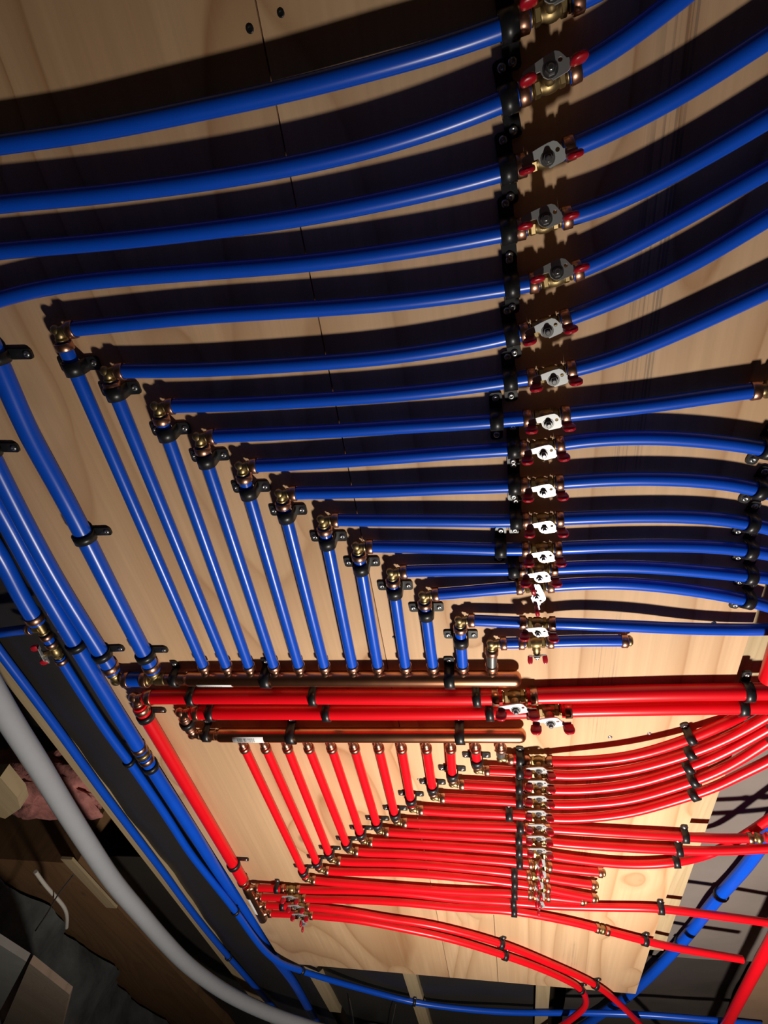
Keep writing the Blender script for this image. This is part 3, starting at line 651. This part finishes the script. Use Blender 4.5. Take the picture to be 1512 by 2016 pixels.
# ------------------------------------------------------------------ red circuits
RC = {  # index counted from the rounded end: elbow, valve centre, run points, after points, strap, far clamp
 1: dict(e=(986, 1493), v=(1060, 1497.5), run=[(1024, 1495)], aft=[(1100, 1499, .0180), (1134, 1499, .0210), (1234, 1490.5, .0230), (1334, 1463, .018), (1409, 1433, .0118), (1436, 1420, .0100), (1461, 1408, -.003), (1500, 1386, -.022)], st=(1025, 1494), fc=(1363, 1452)),
 2: dict(e=(940, 1516), v=(1060, 1523), run=[(960, 1517), (1010, 1518.5)], aft=[(1100, 1527), (1134, 1527), (1234, 1517.5), (1334, 1491), (1409, 1464, .0130), (1459, 1440, .0115), (1514, 1408, .0105)], st=(1025, 1519), fc=(1356, 1484)),
 3: dict(e=(891, 1543), v=(1059, 1553), run=[(911, 1544.5), (960, 1547), (1010, 1549.5)], aft=[(1100, 1556), (1134, 1555.5), (1234, 1546), (1334, 1518), (1409, 1489), (1459, 1464), (1514, 1433)], st=(1021, 1550), fc=(1360, 1509)),
 4: dict(e=(854, 1569), v=(1058, 1581.5), run=[(871, 1571), (940, 1574.5), (1010, 1578)], aft=[(1100, 1585), (1134, 1584), (1234, 1575.5), (1334, 1548), (1409, 1521), (1459, 1494), (1514, 1458)], st=(1024, 1579), fc=(1366, 1537)),
 5: dict(e=(812, 1593), v=(1059, 1608.5), run=[(827, 1595), (900, 1600), (1000, 1604)], aft=[(1100, 1612), (1134, 1611.5), (1234, 1601.5), (1334, 1574), (1409, 1549), (1459, 1524), (1512, 1499), (1570, 1466)], st=(1007, 1604.5), fc=(1365, 1565)),
 6: dict(e=(781, 1618), v=(1058, 1631), run=[(797, 1620), (900, 1625), (1010, 1628.5)], aft=[(1100, 1633), (1234, 1641), (1334, 1646.5), (1409, 1651), (1483, 1650)], st=(1023, 1629), fc=(1345, 1646.5)),
 7: dict(e=(746, 1636), v=(1060, 1655), run=[(764, 1638), (900, 1646), (1010, 1651.5)], aft=[(1100, 1660), (1234, 1669), (1334, 1674), (1409, 1675), (1484, 1672), (1560, 1667)], st=(1022, 1652.5), fc=(1336, 1674)),
 8: dict(e=(715, 1656), v=(1061, 1681), run=[(732, 1658), (795, 1660.5), (900, 1667), (1010, 1675)], aft=[(1100, 1687.5), (1180, 1697.5), (1234, 1702), (1290, 1701.5), (1334, 1697, .0130), (1356, 1692.5, .0070), (1396, 1682, -.0065), (1459, 1649, -.0075), (1512, 1614, -.008), (1560, 1580, -.008)], st=(1021, 1676), fc=(1327, 1698)),
 9: dict(e=(687, 1674), v=(1063, 1704), run=[(702, 1677), (795, 1681), (900, 1689), (1010, 1698)], aft=[(1100, 1710), (1186, 1718)], st=(1021, 1698.5), fc=None),
 10: dict(e=(653, 1693), v=(1058, 1725.5), run=[(670, 1696), (795, 1699.5), (900, 1708), (1010, 1719)], aft=[(1100, 1733), (1172, 1742.5)], st=(1015, 1719.5), fc=None),
 11: dict(e=(630, 1712), v=(1061, 1746.5), run=[(645, 1715), (795, 1718.5), (900, 1727), (1010, 1739)], aft=[(1100, 1755), (1172, 1768.5)], st=(1013, 1739.5), fc=None),
 12: dict(e=(604, 1731), v=(1061, 1764), run=[(620, 1733.5), (700, 1740.5), (795, 1748), (900, 1755.5), (1010, 1759.5)], aft=[(1100, 1768), (1150, 1774)], st=(1011, 1759.5), fc=None),
}
for n, c in RC.items():
    who = f"{ORD[n]} red circuit from the manifold's rounded end"; w = .0135; ec = at(*c['e'], w)
    RR_ = pipe([c['e']] + c['run'] + [c['v']], f"red run between elbow and ball valve, {who}", m=RED, t0=.0125, t1=.0155, ring0=True, ring1=True, w=w, group='red runs up to the valves', roff=.0006)
    lab2 = f"short plugged red stub beyond the valve, {who}" if n > 8 else f"red pipe leading off beyond its valve, {who}"
    A = pipe([c['v']] + c['aft'], lab2, m=RED, t0=.0155, ring0=True, ring1=(n > 8 or n == 6), w=w, group='red pipes beyond the valves', roff=.0006)
    vc = (RR_.q[-1] + A.q[0]) / 2; ax = A.q[0] - RR_.q[-1]
    valve(vc, ax, ax.length / 2 - .0002, f"brass ball valve {'with red butterfly grips' if n < 8 else 'with handle set crosswise'}, {who}".replace("red circuit from the manifold's rounded end", 'red circuit from rounded end'), turn=0 if n < 8 else -1.5, group='red circuit ball valves')
    br = pipe([(RP[12 - n], 1470, .0150), c['e'] + (w,)], f"red branch pipe from copper manifold to elbow, {ORD[n]} from the rounded end", m=RED if n > 1 else STEEL, name='red_pipe' if n > 1 else 'branch_nipple', t0=.0004, t1=.0125, ring0=True, ring1=n > 1, group='red branch pipes', roff=.0006)
    elbow(br.q[-1] + (br.q[-1] - br.q[-2]).normalized() * .0125, br.q[-2] - br.q[-1], RR_.q[0] - ec, f"brass elbow at the corner of the {ORD[n]} red circuit from rounded end", group='red circuit elbows')
    if n > 1:
        d_up = {2: 18, 3: 18, 4: 18, 5: 18, 6: 17, 7: 16, 8: 15, 9: 14.5, 10: 14, 11: 14, 12: 14}[n]
        ex, ey = c['e']; clamp(br, ex - d_up * .3, ey - d_up, f"black two screw clamp beside the elbow, {who}", 'clamps beside the red elbows', width=.015)
    clamp(RR_, *c['st'], f"black strap clamp just before the valve, {who}", 'clamps in the row beside the red valves', width=.0135, ear=.020)
    if c['fc']: clamp(A, *c['fc'], f"black strap clamp at the plywood edge, {who}", 'clamps on the red pipes at the plywood edge', ear=.020)
    if n > 8: cap_end(A, f"brass plug closing the stub of the {ORD[n]} red circuit", 'stub plugs')
    if n == 6: coupling(A.q[-1] + (A.q[-1] - A.q[-2]).normalized() * .0085, A.q[-1] - A.q[-2], 'brass coupling past the plywood edge on the sixth red circuit'); pipe([(1505, 1649.5), (1570, 1648)], 'red pipe beyond the brass coupling past the plywood edge', m=RED, w=w, ring0=True)

# small four way manifold at the end of the thick red pipe and its four mains
a = at(485, 1745, .018); e = at(520, 1812, .020)
root = empty('copper_manifold', a); tag(root, 'small four outlet copper manifold with white sticker at the plywood corner', 'manifold', 'copper manifolds')
b = MB(); ax = (e - a).normalized(); L = (e - a).length
b.lathe(V0, ax, [(0, .009), (.004, .0115), (.012, .0118), (.016, .0125), (L - .012, .0125), (L - .006, .010), (L - .001, .006), (L, .002)], 22)
obj('copper_tube', b, COPPER, root)
MP = [(502, 1748), (509, 1766), (518, 1782), (528, 1798)]
MV = [(573, 1750), (584, 1768), (592, 1785), (599, 1801)]
for q in MP:
    p = at(*q, .0165); t = (p - a).dot(ax); o = ax * t; d = (p - a) - o; b = MB()
    b.lathe(o, d, [(.008, .0085), (.0130, .008), (.0145, .0064), (d.length, .0064)], 14); obj('outlet', b, RING, root)
b = MB(); sd = ax.cross(Vector((0, 0, -1))).normalized(); vs = []; fs = []
for k in range(9):
    an = -.2 + 1.3 * k / 8; o = (Vector((0, 0, -1)) * math.cos(an) + sd * -math.sin(an) * (1 if sd.x > 0 else -1)) * .0129
    vs += [ax * (L * .22) + o, ax * (L * .66) + o, ax * (L * .22) + o * .985, ax * (L * .66) + o * .985]
for k in range(8):
    i = 4 * k; fs += [(i, i + 1, i + 5, i + 4), (i + 2, i + 6, i + 7, i + 3)]
b.add(vs, fs); obj('paper_label', b, LABEL, root)
MN = {
 1: [(573, 1750), (600, 1752), (700, 1753), (795, 1758), (900, 1770), (1010, 1777), (1080, 1783), (1180, 1786), (1275, 1787.5), (1301, 1789), (1384, 1799), (1509, 1816), (1570, 1826)],
 2: [(584, 1768), (610, 1770), (700, 1772), (795, 1777), (900, 1787), (1010, 1794), (1065, 1803), (1134, 1817), (1179, 1828.5)],
 3: [(592, 1785), (620, 1787), (700, 1797), (756, 1807), (856, 1823), (986, 1858), (1076, 1894), (1171, 1938), (1215, 1972, .015), (1256, 2012, .017), (1290, 2050, .018)],
 4: [(599, 1801), (630, 1804), (700, 1811), (756, 1821), (881, 1847), (993, 1881), (1060, 1905), (1106, 1925), (1140, 1944), (1153, 1962, .0135), (1153, 1980, .017), (1130, 2002, .022), (1090, 2030, .024)],
}
MRUN = {}
nmv = {1: 'nearest the thick red pipe', 2: 'second from the thick red pipe', 3: 'third from the thick red pipe', 4: 'outermost at the plywood corner'}
for i in range(1, 5):
    s = pipe([MP[i - 1] + (.0165,), MV[i - 1] + (.0135,)], f"short red piece between small manifold and valve, {nmv[i]}", m=RED, t0=.001, t1=.0155, ring0=True, ring1=True, group='short red manifold pieces', roff=.0006)
    w = .0125
    A = pipe(MN[i], f"long red main from the small manifold, {nmv[i]}", m=RED, t0=.0155, ring0=True, w=w, group='long red mains', ring1=(i == 2), roff=.0006); MRUN[i] = A
    vc = (s.q[-1] + A.q[0]) / 2; ax = A.q[0] - s.q[-1]
    valve(vc, ax, ax.length / 2 - .0002, f"brass ball valve by the small red manifold, {nmv[i]}", turn=-1.5 if i == 4 else 0, group='small manifold valves', handle=.9)
    if i in (1, 3): clamp(s, *{1: (547, 1749), 3: (556, 1784)}[i], f"black strap clamp on the short red piece {nmv[i]}", 'small manifold clamps', ear=.019, width=.011)
clamp(MRUN[1], 1011, 1777, 'black strap clamp at the foot of the valve row, on the first red main', 'clamps on the red mains', ear=.017, width=.0135)
clamp(MRUN[2], 1009, 1794, 'black strap clamp at the foot of the valve row, on the second red main', 'clamps on the red mains', ear=.017, width=.0135)
clamp(MRUN[1], 1301, 1789, 'black strap clamp on the first red main at the plywood edge', 'clamps on the red mains', ear=.020)
clamp(MRUN[3], 986, 1858, 'black one screw clamp midway on the third red main', 'clamps on the red mains', ears=1, side=1, ear=.020)
clamp(MRUN[4], 993, 1881, 'black one screw clamp midway on the outermost red main', 'clamps on the red mains', ears=1, side=1, ear=.020)
clamp(MRUN[3], 1173, 1939, 'black one screw clamp on the third red main near the plywood corner', 'clamps on the red mains', ears=1, side=1, ear=.020)
clamp(MRUN[4], 1144, 1947, 'black one screw clamp where the outermost red main curls down', 'clamps on the red mains', ears=1, side=1, ear=.020)
X = MRUN[2].q[-1]; dx = (MRUN[2].q[-1] - MRUN[2].q[-3]).normalized()
coupling(X + dx * .0085, dx, 'brass coupling on the second red main')
m2b = pipe([(1179, 1828.5), (1275, 1853.5), (1330, 1866), (1400, 1878), (1462, 1889)], 'red pipe continuing past the brass coupling to its cut end', m=RED, w=.0125, t0=.0165, ring0=True, roff=.0006)
clamp(m2b, 1272, 1853, 'black one screw clamp on the red pipe past the coupling', 'clamps on the red mains', ears=1, side=1, ear=.020)
pipe([(1530, 1830), (1504, 1879), (1468, 1946), (1431, 2016), (1400, 2075)], 'thick red pipe slanting past a brown timber away from the plywood', RB, RED, w=.024)

# ------------------------------------------------------------------ screws in the plywood
def hole(px, py, label, r=.003, m=None):
    p = at(px, py, .0); b = MB(); b.lathe(p + Vector((0, 0, .0002)), Vector((0, 0, -1)), [(0, r), (.0008, r), (.0012, r * .7), (.0006, r * .35)], 12)
    tag(obj('screw_head', b, m or STEEL), label, 'screw', 'screws in the plywood')
hole(492, 57, 'dark screw head by the highest blue pipe, nearer the corner', .0035, BLACK); hole(553, 26, 'dark screw head by the highest blue pipe, next to another', .0032, BLACK)
hole(1201, 1451, 'grey screw head below the lower red supply pipe, nearer the valves', .0038); hole(1278, 1444, 'grey screw head below the lower red supply pipe, nearer the edge', .0036)
hole(1405, 1227, 'black screw head between the outer blue circuits near the edge', .0036, BLACK); hole(776, 1254, 'black screw head between two blue branch pipes', .0028, BLACK)
hole(1122, 1726, 'small dark screw head below the plugged red stubs', .003, BLACK) if False else None
hole(824, 1534, 'small screw head between two red branch pipes', .003)

# ------------------------------------------------------------------ dark corner beside the beam
cd = pipe([(-40, 1315, .06), (15, 1411, .06), (75, 1505, .06), (127, 1590, .06), (175, 1665, .06), (225, 1738, .06), (275, 1797, .06), (320, 1849, .06), (375, 1904, .06), (450, 1957, .06), (525, 1993, .06), (600, 2020, .06), (700, 2050, .06)], 'long grey plastic conduit curving past the joists', .0212, GREY, name='conduit', cat='conduit')
def blob(c, sx, sy, sz, m, name, label, cat, seed, n=26, amp=.35, freq=9.0):
    from mathutils import noise as nz
    b = MB(); vs = []; fs = []
    for j in range(n + 1):
        th = math.pi * j / n
        for i in range(2 * n):
            ph = math.pi * i / n
            d = Vector((math.sin(th) * math.cos(ph), math.sin(th) * math.sin(ph), math.cos(th)))
            d = Vector([math.copysign(abs(q) ** .6, q) for q in d])
            k = 1 + amp * nz.fractal(d * 2.2 + Vector((seed, 0, 0)), 1.0, 2.0, 5)
            vs.append(c + Vector((d.x * sx * k, d.y * sy * k, d.z * sz * k)))
    for j in range(n):
        for i in range(2 * n):
            i2 = (i + 1) % (2 * n); fs.append((j * 2 * n + i, j * 2 * n + i2, (j + 1) * 2 * n + i2, (j + 1) * 2 * n + i))
    b.add(vs, fs); return tag(obj(name, b, m), label, cat)
blob(at(88, 1545, -.105), .165, .10, .050, PINK, 'insulation_batt', 'pink fibreglass insulation in the bay behind the grey conduit', 'insulation', 3.0)
b = MB(); b.box((-1.192, 1.52, CEIL + .011), (-1.157, 1.83, CEIL + .0181)); tag(obj('lit_edge_strip', b, STUD), 'short pale strip painted as the lit edge of the brown beam', 'lit_edge_strip')  # added strip: its pale colour stands in for light on the beam's corner
# foundation wall under the beam
from mathutils import noise as NZ
vs = []; fs = []; ny, nz_ = 90, 50
for j in range(ny + 1):
    for k in range(nz_ + 1):
        y = 1.45 + 2.5 * j / ny; z = 2.405 - 2.405 * k / nz_
        vs.append(Vector((-1.44 + .07 * NZ.fractal(Vector((y * 4, z * 6, 1.7)), 1.0, 2.0, 4), y, z)))
for j in range(ny):
    for k in range(nz_):
        q = j * (nz_ + 1) + k; fs.append((q, q + 1, q + nz_ + 2, q + nz_ + 1))
b = MB(); b.add(vs, fs); b.box((-1.75, 1.45, 0), (-1.60, 3.95, 2.40)); struct('wall_left', b, STONE)
def block(pxs, w0, w1, m, label, name='wood_block'):
    """a cut timber: outline of its near face, carried up by its thickness"""
    lo_ = [at(x, y, w1) for x, y in pxs]; n = len(lo_); c = [p + Vector((0, 0, w1 - w0)) for p in lo_]
    b = MB(); b.add(lo_ + c, [tuple(range(n)), tuple(range(2 * n - 1, n - 1, -1))] + [(i, (i + 1) % n, n + (i + 1) % n, n + i) for i in range(n)], False)
    return tag(obj(name, b, m), label, 'timber', 'timber offcuts')
block([(58, 1896), (137, 1958), (112, 2060), (-30, 2080), (8, 2012)], .235, .25, BLOCK, 'tan timber offcut in the dark corner, its cut corner forward')
block([(-40, 1835), (52, 1893), (0, 1990), (-60, 2000)], .235, .25, mat('grey_timber', (.19, .19, .175), .8, var=.2, vscale=20), 'grey timber offcut at the frame corner, beside the tan one')
block([(-30, 1530), (0, 1530), (34, 1570), (40, 1592), (10, 1612), (-30, 1600)], .02, .05, STUD, 'pale timber end beside the pink insulation')
cb = pipe([(70, 1716, .10), (90, 1744, .10), (112, 1768, .10), (128, 1788, .10), (132, 1806, .10), (131, 1826, .10)], 'pale bent cable over the brown beam', .0045, CABLE, name='cable', cat='cable')
pipe([(70, 1832, .11), (95, 1795, .11), (115, 1760, .11), (145, 1722, .10)], 'thin grey wire crossing the bent cable', .0018, WIRE, name='wire', cat='wire', group='thin wires')
b = MB(); p = at(735, 2036, -.01); b.lathe(p, Vector((0, 0, -1)), [(-.015, .075), (-.008, .078), (.012, .078), (.02, .070), (.021, .02)], 32)
tag(obj('light_can', b, mat('dull_tin', (.10, .10, .11), .5, .6)), 'dull grey round tin can in the bay beyond the plywood', 'can')
pipe([(688, 1966, -.01), (693, 1990, .0), (697, 2020, .0)], 'bent wire hanging by the tin can, on the plywood corner side', .0016, WIRE, name='wire', cat='wire')
pipe([(779, 1978, -.01), (775, 1998, .0), (770, 2024, .0)], 'bent wire hanging by the tin can, on the clip side', .0016, WIRE, name='wire', cat='wire')
block([(1508, 1903), (1580, 1903), (1580, 2080), (1420, 2080), (1454, 2000)], -.05, -.016, mat('brown_timber', (.22, .13, .075), .8, var=.3, vscale=8), 'brown timber behind the slanting thick red pipe', 'timber')
